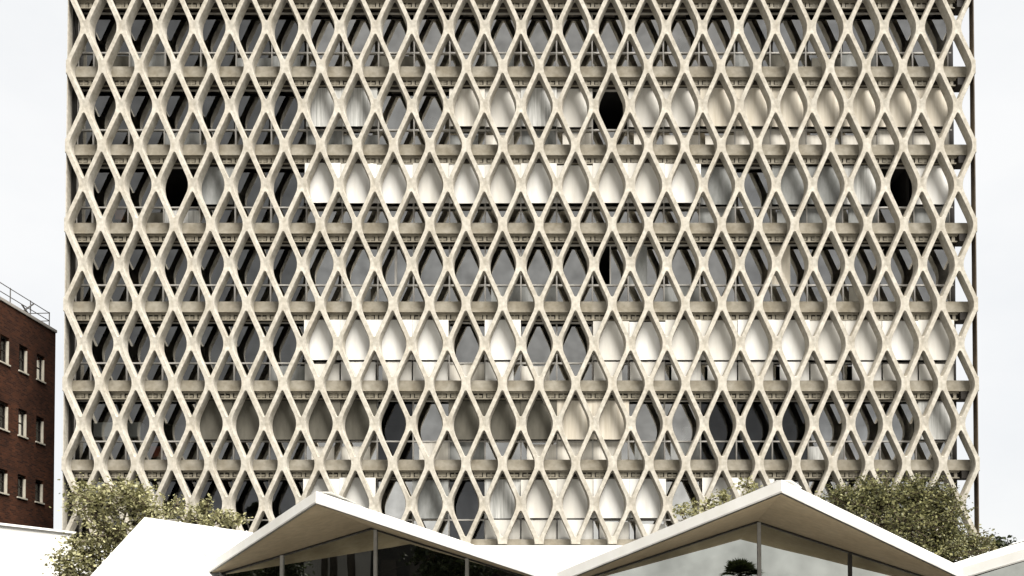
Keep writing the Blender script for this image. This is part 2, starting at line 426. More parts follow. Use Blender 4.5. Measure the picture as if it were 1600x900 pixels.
def cloth(mb, x0, x1, z0, z1, y, amp, m=0, n=14):
    """a hanging cloth with soft vertical folds and real thickness"""
    ph = rnd.uniform(0, 6); th = .008
    xs = [x0 + (x1 - x0) * i / n for i in range(n + 1)]
    ys = [y + amp * math.sin(ph + i * 1.9) * (.6 + .4 * math.sin(i * .7 + ph)) for i in range(n + 1)]
    n0 = len(mb.v)
    for o in (0, th):
        for zz in (z0, z1):
            for i in range(n + 1): mb.v.append((xs[i], ys[i] + o, zz))
    W = n + 1
    for i in range(n):
        for q in ((n0+i, n0+i+1, n0+W+i+1, n0+W+i), (n0+2*W+i, n0+3*W+i, n0+3*W+i+1, n0+2*W+i+1), (n0+i, n0+2*W+i, n0+2*W+i+1, n0+i+1), (n0+W+i, n0+W+i+1, n0+3*W+i+1, n0+3*W+i)):
            mb.f.append(q); mb.m.append(m)
    for q in ((n0, n0+W, n0+3*W, n0+2*W), (n0+n, n0+2*W+n, n0+3*W+n, n0+W+n)):
        mb.f.append(q); mb.m.append(m)
def blind_geo(j, z, st):
    """[(kind, mesh builder)] of the hangings of one bay"""
    res = []
    x0, x1 = bay_span(j); zb, zt, tr = z + .272, z + STO - .525, z + 1.22; w = .034
    if st.get('up') and x1 - x0 > .3:
        mb = MB(); cloth(mb, x0 + .004, x1 - .004, tr + .036, zt - .02 - rnd.choice((0, 0, 0, .05, .1)), TY + LD + st.get('d', .09) + rnd.uniform(0, .07) + (.0 if st['up'] == 'white' else .12), .003 if st['up'] in ('white', 'pale', 'olive') else .008)
        res.append(('blind', 'ivory' if st['up'] == 'white' and rnd.random() < .38 else st['up'], mb))
    if st.get('uphalf'):
        mb = MB(); cloth(mb, x0 + w, (x0 + x1) / 2 + .05, tr + .036, zt - .052, GY - .03, .008); res.append(('blind', st['uphalf'], mb))
    if st.get('low') and x1 - x0 > .3:
        mb = MB(); a = x0 + w + rnd.choice((0, 0, .0, .25)); b = x1 - w - rnd.choice((0, 0, .0, .3))
        cloth(mb, a, b, zb + .003, tr - .036 - rnd.choice((0, 0, .1, .2)), (TY + LD + .16) if st['low'] == 'white' else GY - .03, .008); res.append(('curtain', 'ivory' if st['low'] == 'white' and rnd.random() < .6 else st['low'], mb))
    return res
indiv = {(r, j) for r in range(1, 5) for j in range(1, 25)} | {(5, 14), (5, 15), (5, 24), (5, 17)}
rest = MB(); rest_m = [M['alu'], G[0], G[1], G[2], G[3]] + [B[k] for k in ('white', 'ivory', 'cream', 'beige', 'lace', 'pale', 'olive')]
BK = {k: 5 + i for i, k in enumerate(('white', 'ivory', 'cream', 'beige', 'lace', 'pale', 'olive'))}
for k in range(0, NK):
    row = 6 - k
    z = Z0 + k * STO
    for j in range(0, NB + 1):
        st = STATE.get((row, j), {})
        gi = 3 if st.get('dark') else (0 if j < 7 else (1 if j < 19 else 2))
        if not st.get('low') and rnd.random() < .16 and not st.get('dark'):
            st = dict(st); st['low'] = rnd.choice(('pale', 'lace', 'olive', 'olive'))
        x0, x1 = bay_span(j)
        if x1 - x0 < .12: continue
        if (row, j) in indiv:
            mb = MB(); frame_mb(mb, j, z, st); wo = tpart(mb, 'window', M['alu'])
            org = Vector(((x0 + x1) / 2, GY, z + .272)); origin(wo, org)
            pb = MB(); pane_quads(pb, j, z, st); po = pb.build('pane', G[gi], wo, fix=False); po.location = -org
            for nm, kd, bb in blind_geo(j, z, st):
                bo = bb.build(nm, B[kd], wo, smooth=True); bo.location = -org
                try: bo.data.set_sharp_from_angle(angle=R(60))
                except Exception: pass
            if st.get('open'): wo['label'] = 'open window with no glass, showing a black room'
            elif st.get('half'): wo['label'] = 'window with its left half open and black'
            elif st.get('up'): wo['label'] = 'window behind a ' + COLN[st['up']]
        else:
            frame_mb(rest, j, z, st, 0); pane_quads(rest, j, z, st, 1 + gi)
            for nm, kd, bb in blind_geo(j, z, st):
                n0 = len(rest.v); rest.v += bb.v; rest.f += [tuple(n0 + i for i in f) for f in bb.f]; rest.m += [BK[kd]] * len(bb.f)
ro = tpart(rest, 'windows', rest_m, fix=False); ro['kind'] = 'stuff'; ro['label'] = 'windows of the highest and lowest storeys'
# rooms behind the glass
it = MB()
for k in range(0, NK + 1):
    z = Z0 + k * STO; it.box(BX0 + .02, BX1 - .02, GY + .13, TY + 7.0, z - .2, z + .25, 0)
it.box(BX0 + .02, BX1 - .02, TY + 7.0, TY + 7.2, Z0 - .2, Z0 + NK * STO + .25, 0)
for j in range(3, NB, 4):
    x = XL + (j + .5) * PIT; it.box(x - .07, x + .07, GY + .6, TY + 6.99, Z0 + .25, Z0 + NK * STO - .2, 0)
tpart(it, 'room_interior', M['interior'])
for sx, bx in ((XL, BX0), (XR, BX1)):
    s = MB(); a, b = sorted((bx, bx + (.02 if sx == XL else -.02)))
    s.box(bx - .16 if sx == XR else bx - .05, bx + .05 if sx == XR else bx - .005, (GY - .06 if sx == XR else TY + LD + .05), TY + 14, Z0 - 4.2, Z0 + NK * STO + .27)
    tpart(s, 'side_wall', M['bronze_shade'])
    f = MB(); a = sx - .05 if sx == XR else sx + .005
    f.box(a, a + .045, TY + .10, TY + LD + .03, Z0 - 2, Z0 + NK * STO)
    tpart(f, 'end_fin', M['concrete'] if sx == XL else M['finshade'])
s = MB(); s.box(BX0 + .1, BX1 - .1, TY + 13.7, TY + 14, Z0 - 4.2, Z0 + NK * STO); tpart(s, 'rear_wall', M['sidewall'])
s = MB(); s.box(BX0, BX1, GY + .1, TY + 13.9, Z0 + NK * STO + .28, Z0 + NK * STO + .6); tpart(s, 'roof', M['sidewall'])
s = MB(); s.box(XL - .2, XR + .2, TY - .35, TY + 1.4, 0, Z0 - .10); 
tpart(s, 'base_wall', M['basewall'])

# ---- things seen on the window sills and in the rooms
def sill_thing(name, label, cat, px, py, w, h, d, m, kind='box', dy=-.30):
    p = P(px, py, GY + dy)
    return p
def room_box(label, row, px, py0, py1, wpx, m, name='storage_box', cat='box'):
    y = GY + .22
    a, b = P(px - wpx / 2, py1, y), P(px + wpx / 2, py0, y)
    mb = MB(); t = (b.z - a.z) * .12
    mb.box(a.x, b.x, y, y + .4, a.z, b.z - t); mb.box(a.x - .012, b.x + .012, y - .012, y + .412, b.z - t + .002, b.z)
    mb.box(a.x + (b.x-a.x)*.38, a.x + (b.x-a.x)*.62, y - .02, y - .001, a.z + (b.z-a.z)*.5, a.z + (b.z-a.z)*.62)
    o = mb.build(name, m); origin(o, ((a.x + b.x) / 2, y + .2, a.z)); tag(o, label, cat); return o
M['boxwhite'] = mat('white_card', (0.9, 0.9, 0.88), 0.8, var=.05, scale=3)
M['boxred'] = mat('dull_red_card', (0.45, 0.10, 0.06), 0.8, var=.3, scale=3)
M['boxtan'] = mat('orange_tan_card', (0.62, 0.30, 0.16), 0.8, var=.3, scale=3)

# ------------------------------------------------------------------ brick building on the left
bv = Vector((80 / 1400, 1, 0)).normalized()
e1 = P(87, 520, 45.2); ZT = e1.z
bn = Vector((bv.y, -bv.x, 0))                      # outward normal (to the right)
Mb = Matrix(((bn.x, bv.x, 0, e1.x), (bn.y, bv.y, 0, e1.y), (0, 0, 1, 0), (0, 0, 0, 1)))
brick = empty('brick_building', (e1.x, e1.y, 0)); brick.matrix_world = Mb
tag(brick, 'dark red brick building with small windows and roof railing left of the tower', 'building')
def hit_s(px):      # distance along the wall (negative = towards the camera) at a pixel column
    a = (px - PX0) / F_PX
    # (e1 + s*bv): x = a*y
    return (a * e1.y - e1.x) / (bv.x - a * bv.y)
def zat(px, py):
    s = hit_s(px); y = e1.y + s * bv.y
    return P(px, py, y).z
wins = []
for (pa, pb, yt, yb) in ((26, 40, 541, 582), (54, 67, 556, 595), (25, 38, 640, 682), (53, 65, 652, 691), (23, 36, 741, 777), (51, 63, 750, 784)):
    wins.append((hit_s(pa), hit_s(pb), zat((pa + pb) / 2, yb), zat((pa + pb) / 2, yt)))
# align to a regular grid
cols = [((wins[0][0] + wins[2][0] + wins[4][0]) / 3, (wins[0][1] + wins[2][1] + wins[4][1]) / 3), ((wins[1][0] + wins[3][0] + wins[5][0]) / 3, (wins[1][1] + wins[3][1] + wins[5][1]) / 3)]
sp = cols[1][0] - cols[0][0]
cols = [(cols[0][0] - 2 * sp, cols[0][1] - 2 * sp), (cols[0][0] - sp, cols[0][1] - sp)] + cols
rows_ = []
for r in range(3): rows_.append(((wins[2*r][2] + wins[2*r+1][2]) / 2, (wins[2*r][3] + wins[2*r+1][3]) / 2))
dz = (rows_[0][0] - rows_[2][0]) / 2
rows_.append((rows_[2][0] - dz, rows_[2][1] - dz)); rows_.append((rows_[2][0] - 2 * dz, rows_[2][1] - 2 * dz))
rows_.sort()
S0 = cols[0][0] - 1.2
# wall face with real openings: a grid of cells, holes left out, reveals added
ss = sorted([S0, 0.0] + [c for cc in cols for c in cc]); zs = sorted([0.0, ZT] + [c for cc in rows_ for c in cc])
w = MB(); WD = .24
holes = [(c0, c1, r0, r1) for (c0, c1) in cols for (r0, r1) in rows_]
for a, b in zip(ss[:-1], ss[1:]):
    for c, d in zip(zs[:-1], zs[1:]):
        hole = any(abs(a - h[0]) < 1e-5 and abs(c - h[2]) < 1e-5 for h in holes)
        if not hole: w.face([(0, a, c), (0, b, c), (0, b, d), (0, a, d)])
        else:
            w.face([(0, a, c), (-WD, a, c), (-WD, a, d), (0, a, d)]); w.face([(0, b, c), (0, b, d), (-WD, b, d), (-WD, b, c)])
            w.face([(0, a, d), (-WD, a, d), (-WD, b, d), (0, b, d)]); w.face([(0, a, c), (0, b, c), (-WD, b, c), (-WD, a, c)])
BW = 9.0
w.face([(0, 0, 0), (-BW, 0, 0), (-BW, 0, ZT), (0, 0, ZT)]); w.face([(0, S0, 0), (0, S0, ZT), (-BW, S0, ZT), (-BW, S0, 0)])
w.face([(-BW, S0, 0), (-BW, S0, ZT), (-BW, 0, ZT), (-BW, 0, 0)])
w.build('wall', M['brick'], brick, weld=True)
w = MB(); w.box(-BW - .05, .05, S0 - .05, .05, ZT + .002, ZT + .14); w.build('parapet_cap', M['stone'], brick)
w = MB(); w.box(-BW + .02, -WD - .9, S0 + .02, -.02, 0, ZT - .02); w.build('dark_room', M['interior'], brick)
for (c0, c1) in cols:
    for (r0, r1) in rows_:
        f = MB(); x0, x1 = -WD + .02, -WD + .10; t = .07
        f.box(x0, x1, c0, c0 + t, r0, r1); f.box(x0, x1, c1 - t, c1, r0, r1)
        f.box(x0, x1, c0 + t, c1 - t, r1 - t, r1); f.box(x0, x1, c0 + t, c1 - t, r0, r0 + t)
        mz = (r0 + r1) / 2; f.box(x0 + .01, x1 - .01, c0 + t, c1 - t, mz - .025, mz + .025)
        wo = f.build('window', M['bronze_shade'], brick); org = Vector((0, (c0 + c1) / 2, r0)); origin(wo, org)
        g_ = MB(); g_.face([(x0 + .03, c0 + t, r0 + t), (x0 + .03, c1 - t, r0 + t), (x0 + .03, c1 - t, r1 - t), (x0 + .03, c0 + t, r1 - t)])
        go = g_.build('pane', M['brickglass'], wo); go.location = -org
        # pale lining of the far jamb, and a sill
        q = MB(); q.box(x1 + .004, -.012, c1 - .05, c1 - .003, r0 + .002, r1 - .16); qo = q.build('jamb', M['trim'], wo); qo.location = -org
        q = MB(); q.box(-.20, .06, c0 - .05, c1 + .05, r0 - .07, r0 - .003); qo = q.build('sill', M['trim'], wo); qo.location = -org
rl = MB(); zr = ZT + .14
for hgt in (.42, .82): rl.tube([(-.25, S0, zr + hgt), (-.25, -.15, zr + hgt)], [.022, .022], 6)
for hgt in (.42, .82): rl.tube([(-.25, -.15, zr + hgt), (-BW + .3, -.15, zr + hgt)], [.022, .022], 6)
sps = [-.15 - 1.55 * i for i in range(7)]
for s_ in sps: rl.tube([(-.25, s_, zr - .02), (-.25, s_, zr + .86)], [.025, .025], 6)
for i in range(4): rl.tube([(-.25 - 2.2 * (i + 1), -.15, zr - .02), (-.25 - 2.2 * (i + 1), -.15, zr + .86)], [.025, .025], 6)
sb = hit_s(45)
rl.tube([(-.25, sb - .5, zr), (-.25, sb + .45, zr + .78)], [.04, .04], 6); rl.tube([(-.25, sb + .35, zr), (-.25, sb - .45, zr + .40)], [.04, .04], 6)
rl.tube([(-.25, sb - .15, zr + .2), (-.9, sb - .15, zr - .02)], [.035, .035], 6)
rl.build('roof_railing', M['steel'], brick)

# ------------------------------------------------------------------ white outbuilding, lower left
A_ = P(0, 820, 31.0); Bc = P(98, 831, 31.0); hz = A_.z
def on_h(px, py, h):   # point of height h seen at a pixel
    p0 = P(px, py, 1.0); return Vector((0, 0, EYE)) + (p0 - Vector((0, 0, EYE))) * ((h - EYE) / (p0.z - EYE))
Bc = on_h(112, 833, hz)
dirw = (Bc - A_); dirw.z = 0; dirw.normalize(); nrm = Vector((dirw.y, -dirw.x, 0))
C0 = A_ - dirw * 9
shed = empty('outbuilding', (Bc.x, Bc.y, 0)); tag(shed, 'low white stucco outbuilding with grey coping at the foot of the brick building', 'building')
w = MB()
base = [Vector((C0.x, C0.y, 0)), Vector((Bc.x, Bc.y, 0)), Vector((Bc.x, Bc.y, 0)) - nrm * 7, Vector((C0.x, C0.y, 0)) - nrm * 7]
w.prism(base, (0, 0, hz - .02)); w.build('wall', M['wallwhite'], shed)
w = MB(); ctr = sum(base, Vector()) / 4
cop = [b + (b - ctr).normalized() * .16 for b in base]
cop = [Vector((c.x, c.y, hz - .015)) for c in cop]; w.prism(cop, (0, 0, .07)); w.build('coping', M['wallwhite'], shed)
w = MB(); roofv = [Vector((b.x, b.y, hz + .059)) - (b - ctr).normalized() * .5 for b in base]
w.prism(roofv, (0, 0, .05)); w.build('roof', M['coping'], shed)
place(shed, Vector((Bc.x, Bc.y, 0)))

# ------------------------------------------------------------------ folded roof pavilion
u = Vector((.992, -.128, 0)).normalized(); vv = Vector((.128, .992, 0)).normalized()
ZR = EYE + 3.20 + .06                # underside height of the ridges at the glass
G1 = on_h(587, 822, ZR); 
d1 = G1.dot(vv)
# second ridge on the same glass plane
def on_glass(px, py):
    p0 = P(px, py, 1.0) - Vector((0, 0, EYE)); return Vector((0, 0, EYE)) + p0 * (d1 / p0.dot(vv))
G2 = on_glass(1188, 816)
pav = empty('pavilion', (G1.x, G1.y, 0)); tag(pav, 'glass pavilion under a white zigzag folded roof in front of the tower', 'pavilion')
S1 = G1.dot(u); S2 = G2.dot(u); ZR2 = (G1.z + G2.z) / 2
V12 = on_glass(874, 916)
VL = S1 - (V12.dot(u) - S1) * 1.04; VM = V12.dot(u); VR = on_glass(1478, 916).dot(u)
SR = VR + (S2 - VM)
ZV = V12.z
def W(s, t, z): return u * s + vv * (d1 + t) + Vector((0, 0, z))
# crease lines: (s, underside height, eave offset in front of the glass)
VL = S1 - 5.7
CR = [(VL, ZR2 - 1.54, .5), (S1 - .12, ZR2, -4.2), (VM, ZV, -.75), (S2 - .08, ZR2, -4.3), (VR, ZV, -1.2), (SR, ZR2, -4.2), (SR + (VR - S2), ZV, -1)]
BACK = 9.0; TH = .30
def eave_fit(px, py, s_a, z_a, s_b, z_b):
    pass
rf = MB(); sf = MB()
for (sa, za, ta), (sb_, zb_, tb) in zip(CR[:-1], CR[1:]):
    n = 1
    pa0, pb0 = W(sa, ta, za + .03), W(sb_, tb, zb_ + .03); pa1, pb1 = W(sa, BACK, za + .03), W(sb_, BACK, zb_ + .03)
    rf.prism([pa0, pb0, pb1, pa1], (0, 0, TH - .03))
    q0, q1 = W(sa, ta + .05, za), W(sb_, tb + .05, zb_); q2, q3 = W(sb_, BACK - .1, zb_), W(sa, BACK - .1, za)
    sf.face([q0, q1, q2, q3])
de = MB()
for (sa, za, ta), (sb_, zb_, tb) in zip(CR[:-1], CR[1:]):
    de.prism([W(sa, ta - .025, za + .02), W(sb_, tb - .025, zb_ + .02), W(sb_, tb - .003, zb_ + .02), W(sa, ta - .003, za + .02)], (0, 0, .035))
de.build('drip_edge', M['coping'], pav, weld=True)
# blunt ridge caps
ro_ = rf.build('roof', M['white'], pav, weld=True)
so_ = sf.build('soffit', M['soffit'], pav, weld=True, fix=False)
for (s_, t_) in ((S1, -4.15), (S2, -4.3), (SR, -4.2)):
    cp = MB(); cp.prism([W(s_ - .42, t_ + .45, ZR2 + TH - .10), W(s_ - .16, t_ + .17, ZR2 + TH + .02), W(s_ + .16, t_ + .17, ZR2 + TH + .02), W(s_ + .42, t_ + .45, ZR2 + TH - .10)], vv * (BACK - t_ - .6))
    cp.build('ridge_cap', M['white'], pav)
# glazing below the folds
gl = MB(); FL = .15
def under(s):
    for (sa, za, ta), (sb_, zb_, tb) in zip(CR[:-1], CR[1:]):
        if sa - 1e-6 <= s <= sb_ + 1e-6: return za + (zb_ - za) * (s - sa) / (sb_ - sa)
def s_of(px): return on_glass(px, 880).dot(u)
M1 = [s_of(441), s_of(587), s_of(730)]; M2 = [s_of(1186), s_of(1328)]
stops = sorted(set([S1 - 5.0, S1, VM, S2, VR, SR] + M1 + M2))
for a, b in zip(stops[:-1], stops[1:]):
    if b - a < .06: continue
    o = rnd.uniform(-.003, .003)
    gl.face([W(a + .02, 0, FL), W(b - .02, o, FL), W(b - .02, o, under(b - .02) - .01), W(a + .02, 0, under(a + .02) - .01)])
gl.build('glazing', M['pavglass'], pav, fix=False)
for s_ in M1 + M2 + [VM, VR, S2 + (VM - S2) * 0.0]:
    if s_ == S2: continue
    mb = MB(); t = under(s_) - .012
    mb.prism([W(s_ - .045, -.06, FL), W(s_ + .045, -.06, FL), W(s_ + .045, .06, FL), W(s_ - .045, .06, FL)], (0, 0, t - FL - .02))
    o = mb.build('mullion', M['mulldark'] if s_ == M2[1] else M['mullion'], pav)
# head frame following the folds, just under the soffit
hd = MB()
for (sa, za, ta), (sb_, zb_, tb) in zip(CR[:-2], CR[1:-1]):
    hd.prism([W(sa, -.05, za - .06), W(sb_, -.05, zb_ - .06), W(sb_, -.05, zb_ - .012), W(sa, -.05, za - .012)], vv * .1)
hd.build('head_frame', M['mulldark'], pav)
# dark room behind the glass
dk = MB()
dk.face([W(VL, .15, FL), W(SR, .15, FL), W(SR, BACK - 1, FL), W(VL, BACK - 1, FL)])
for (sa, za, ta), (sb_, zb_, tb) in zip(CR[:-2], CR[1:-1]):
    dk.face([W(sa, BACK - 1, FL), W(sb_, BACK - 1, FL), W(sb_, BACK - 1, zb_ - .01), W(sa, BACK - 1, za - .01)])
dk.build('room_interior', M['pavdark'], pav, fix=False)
pl = MB(); pl.prism([W(VL - .3, -.4, 0.0), W(SR + .3, -.4, 0.0), W(SR + .3, BACK, 0.0), W(VL - .3, BACK, 0.0)], (0, 0, FL - .003)); pl.build('plinth', M['paving'], pav)
# the folded end wing on the left: a plate leaning to the street
Bp = on_h(226, 808, ZR2 + TH + .1); Cp = on_h(395, 832, ZR2 + TH + .02)
Dp = P(118, 925, Bp.y - 3.0); Ep = P(318, 925, Bp.y - 1.6)
fold = P(246, 862, Bp.y - 1.35); 
wg = MB(); off = Vector((.05, .22, -.20))
K = P(205, 925, Bp.y - 2.9)
for tri in ([Bp, Dp, K], [Bp, K, Ep], [Bp, Ep, Cp]): wg.prism(tri, off)
Bk = Bp + Vector((-1.2, 5.5, -1.9)); Ck = Cp + Vector((-.4, 4, -1.5))
wg.prism([Bp + off, Cp + off, Ck, Bk], (0, 0, -.2))
M['whitestain'] = mat('stained_white_roof_paint', (0.80, 0.795, 0.77), 0.75, scale=.9, stretch=(1.2, 1.2, .5), col2=(0.40, 0.39, 0.365), detail=8, fine=(4, .12))
def bary(A, Bq, t): return A.lerp(Bq, t)
up_ = (Ep - Bp).cross(Cp - Bp).normalized()
if up_.z < 0: up_ = -up_
for t in (.30, .62, .93):
    a, b = Bp.lerp(Cp, t) + up_ * .002, Ep.lerp(Ep + (Cp - Bp) * .9, t) + up_ * .002
    sd_ = (Cp - Bp).normalized() * .02
    wg.prism([a - sd_, a + sd_, b + sd_, b - sd_], up_ * .035)
wg.build('end_wing', M['whitestain'], pav)
place(pav, Vector((G1.x, G1.y, 0)))

# ------------------------------------------------------------------ trees
def leaf(mb, p, size, r):
    d = Vector((r.gauss(0, 1), r.gauss(0, 1), r.gauss(0, .8))).normalized()
    up = Vector((r.gauss(0, .6), r.gauss(0, .6), 1)).normalized()
    s_ = d.cross(up)
    if s_.length < .05: s_ = Vector((1, 0, 0))
    s_.normalize(); L_ = size * r.choice((.5, .7, .85, 1.0, 1.25)); w = L_ * .34
    dr = Vector((0, 0, -L_ * .12))
    mb.face([p, p + d * L_ * .5 + s_ * w, p + d * L_ + dr, p + d * L_ * .5 - s_ * w])

def tree(name, label, cat, base, height, blobs, m, leaf_size=.16, per=900, seed=1, group=None, trunk_r=.14, clump=.5, gap=0):
    """blobs: (centre, radii) volumes in which twigs grow; leaves sit in small clumps along the twigs"""
    r = random.Random(seed)
    root = empty(name, base); tag(root, label, cat, group)
    tb = MB(); cb = MB(); base = Vector(base)
    allc = sum((Vector(b[0]) for b in blobs), Vector()) / len(blobs)
    fork = base.lerp(Vector((allc.x, allc.y, base.z + height * .42)), 1.0)
    tb.tube([base, base.lerp(fork, .5) + Vector((r.uniform(-.1, .1), r.uniform(-.1, .1), 0)), fork], [trunk_r, trunk_r * .8, trunk_r * .62], 8)
    for c, rad in blobs:
        c = Vector(c); rad = Vector(rad)
        mid = fork.lerp(c, .55) + Vector((r.uniform(-.2, .2), r.uniform(-.2, .2), r.uniform(-.1, .2)))
        tb.tube([fork - Vector((0, 0, .1)), mid, c], [trunk_r * .5, trunk_r * .32, trunk_r * .14], 6)
        vol = rad.x * rad.y * rad.z
        ntw = max(8, int(per * vol ** .7 / 22))
        for t in range(ntw):
            d = Vector((r.gauss(0, 1), r.gauss(0, 1), r.gauss(0, 1))).normalized()
            rr = r.uniform(.45, 1.12) ** .8 if t % 4 else r.uniform(1.05, 1.4)
            tip = c + Vector((d.x * rad.x, d.y * rad.y, d.z * rad.z)) * rr
            st = c.lerp(tip, .35) + Vector((r.uniform(-.1, .1), r.uniform(-.1, .1), r.uniform(-.1, .1)))
            if t % 2 == 0: tb.tube([c, st, tip], [.034, .022, .008], 4, cap=False)
            for q in range(22):
                f = r.random() ** .6
                pp = st.lerp(tip, f) + Vector((r.gauss(0, 1), r.gauss(0, 1), r.gauss(0, .8))) * clump * .30
                leaf(cb, pp, leaf_size, r)
    tb.build('trunk', M['bark'], root, smooth=True); cb.build('crown', m, root, fix=False)
    place(root, base)
    return root

def blob(px, py, Y, rx, rz, ry=None):
    k = Y / F_PX
    return (tuple(P(px, py, Y)), (rx * k, (ry or rx) * k, rz * k))
Y = 28.0
gx = P(175, 900, Y)
tree('broadleaf_tree', 'pale olive tree with loose sunlit crown between the outbuilding and the folded roof', 'tree', (gx.x + .3, Y, 0), 6.6,
     [blob(150, 790, Y, 44, 32), blob(205, 775, Y, 44, 28), blob(235, 800, Y, 36, 30), blob(175, 838, Y, 50, 34), blob(128, 865, Y - .6, 38, 28), blob(112, 890, Y - .8, 32, 26), blob(150, 915, Y - .5, 46, 30), blob(190, 880, Y, 40, 36), blob(128, 770, Y + .5, 24, 18)],
     M['leafpale'], .125, 2200, 3, clump=.5)
Y = 31.0
gx = P(330, 900, Y)
tree('young_tree', 'thin young tree showing a few twigs over the left end of the folded roof', 'tree', (gx.x, Y, 0), 5.6,
     [blob(305, 812, Y, 30, 18), blob(345, 815, Y, 34, 16), blob(320, 795, Y, 14, 14), blob(372, 812, Y, 14, 12), blob(275, 790, Y, 20, 14)], M['leafpale'], .13, 1600, 5, trunk_r=.07, clump=.3)
Y = 33.0
gx = P(1420, 900, Y)
tree('broadleaf_tree', 'dense green tree rising behind the right slope of the folded roof', 'tree', (gx.x, Y, 0), 7.2,
     [blob(1330, 790, Y, 40, 32), blob(1385, 785, Y, 46, 36), blob(1440, 790, Y, 46, 36), blob(1475, 810, Y, 34, 34), blob(1410, 825, Y, 60, 32), blob(1480, 845, Y, 46, 28), blob(1515, 850, Y, 30, 22), blob(1360, 765, Y, 26, 20), blob(1425, 765, Y, 26, 18), blob(1310, 772, Y, 20, 16), blob(1475, 775, Y, 22, 18), blob(1455, 870, Y, 70, 24)],
     M['leafmid'], .12, 3200, 9, clump=.5)
Y = 32.0
gx = P(1130, 900, Y)
tree('young_tree', 'small feathery tree peeping over the left slope of the right roof peak', 'tree', (gx.x, Y, 0), 6.6,
     [blob(1068, 802, Y, 18, 14), blob(1100, 793, Y, 26, 18), blob(1135, 780, Y, 22, 16), blob(1170, 762, Y, 16, 14), blob(1130, 810, Y, 50, 16), blob(1175, 778, Y, 20, 14)], M['leafpale'], .15, 1100, 12, trunk_r=.08, clump=.3)
Y = 36.0
gx = P(1550, 900, Y)
tree('young_tree', 'wispy pale sapling at the right foot of the tower', 'tree', (gx.x, Y, 0), 6.2,
     [blob(1542, 846, Y, 12, 18), blob(1532, 858, Y, 16, 14), blob(1550, 862, Y, 14, 12)], M['leafpale'], .15, 700, 14, trunk_r=.05, clump=.25)
Y = 70.0
for px, top, wd, lab in ((1559, 838, 9, 'taller of two small dark treetops beyond the right valley of the roof'), (1577, 843, 7, 'lower dark treetop farthest right above the roof edge')):
    gx = P(px, 900, Y)
    tree('far_tree', lab, 'tree', (gx.x, Y, 0), 9, [blob(px, top + 10, Y, wd * .6, 7), blob(px - 2, top + 22, Y, wd * .8, 12)], M['leafdark'], .4, 90, px, group='dark treetops beyond the roof', trunk_r=.12, clump=.8)

# ------------------------------------------------------------------ across the street (seen only as reflections in the glass)
def palm(base, h, cr, label, seed, group='palms across the street'):
    r = random.Random(seed); root = empty('palm_tree', base); tag(root, label, 'palm tree', group)
    b = Vector(base); top = b + Vector((r.uniform(-.3, .3), 0, h))
    t = MB(); t.tube([b, b.lerp(top, .5) + Vector((.15, 0, 0)), top], [.42, .36, .30], 10); t.build('trunk', M['palmbark'], root, smooth=True)
    fm = MB()
    for i in range(120):
        az = r.uniform(0, 2 * math.pi); el = r.uniform(-.8, 1.5)
        d = Vector((math.cos(az) * math.cos(el), math.sin(az) * math.cos(el), math.sin(el))); side = Vector((-math.sin(az), math.cos(az), 0))
        L_ = cr * r.uniform(.8, 1.1); stem = [top + d * L_ * q + Vector((0, 0, -cr * .22 * q * q)) for q in (0, .25, .5)]
        e = stem[-1]; ax = (stem[2] - stem[1]).normalized()
        for k in range(11):                                           # fan blades
            an = (k - 5) / 5 * 1.3; dd = (ax * math.cos(an) + side * math.sin(an)).normalized(); nn = dd.cross(side.cross(ax)).normalized()
            p2 = e + dd * L_ * .55 + Vector((0, 0, -.12 * L_)); fm.face([e, e + dd * L_ * .3 + nn * .11, p2, e + dd * L_ * .3 - nn * .11])
        fm.tube(stem, [.02, .015, .012], 4, cap=False)
    fm.build('crown', M['palm'], root, fix=False); place(root, b)
palm((4.1, -30, 0), 7.0, 2.1, 'short fan palm across the street reflected in the right glazing', 4)
for i, (x, h) in enumerate(((-35.4, 16), (-34.2, 18), (-32.6, 17))):
    palm((x, -31, 0), h, 1.9, ('leftmost', 'middle', 'rightmost')[i] + ' of three tall palm trunks reflected in the left glazing', 20 + i)
def simple_block(x0, x1, y0, y1, h, lab):
    o = empty('office_block', ((x0 + x1) / 2, y1, 0)); tag(o, lab, 'building')
    w = MB(); w.box(x0, x1, y0, y1, 0, h); w.build('wall', M['darkwall'], o)
    w = MB(); w.box(x0 - .3, x1 + .3, y0 - .3, y1 + .3, h + .003, h + .5); w.build('roof', M['darkwall'], o)
    for i in range(int((x1 - x0) / 3)):
        for k in range(int(h / 3.4)):
            w = MB(); a = x0 + 1 + i * 3; w.box(a, a + 1.6, y1 + .01, y1 + .06, 1.2 + k * 3.4, 2.9 + k * 3.4); w.build('window', M['bronze_shade'], o)
    place(o, Vector(((x0 + x1) / 2, y1, 0)))
simple_block(-31.2, -14, -46, -33, 16, 'dark office block across the street reflected in the left glazing')
simple_block(-66, -38.5, -50, -33, 17, 'dark long office block across the street at the far left')
for i, (x, h, lab) in enumerate(((-21, 14.5, 'large dark street tree reflected right of the left glazing peak'), (-41, 14, 'large dark street tree reflected at the left end of the glazing'))):
    c = [((x + a, -29 + b, h * f), (2.6, 2.4, 2.4)) for a, b, f in ((0, 0, .82), (-2.4, .3, .68), (2.3, -.4, .7), (.6, .5, .52), (-1.6, 0, .48))]
    tree('street_tree', lab, 'tree', (x, -29, 0), h, c, M['leafdark'], .42, 220, 40 + i, group='street trees across the road', trunk_r=.3, clump=.9)

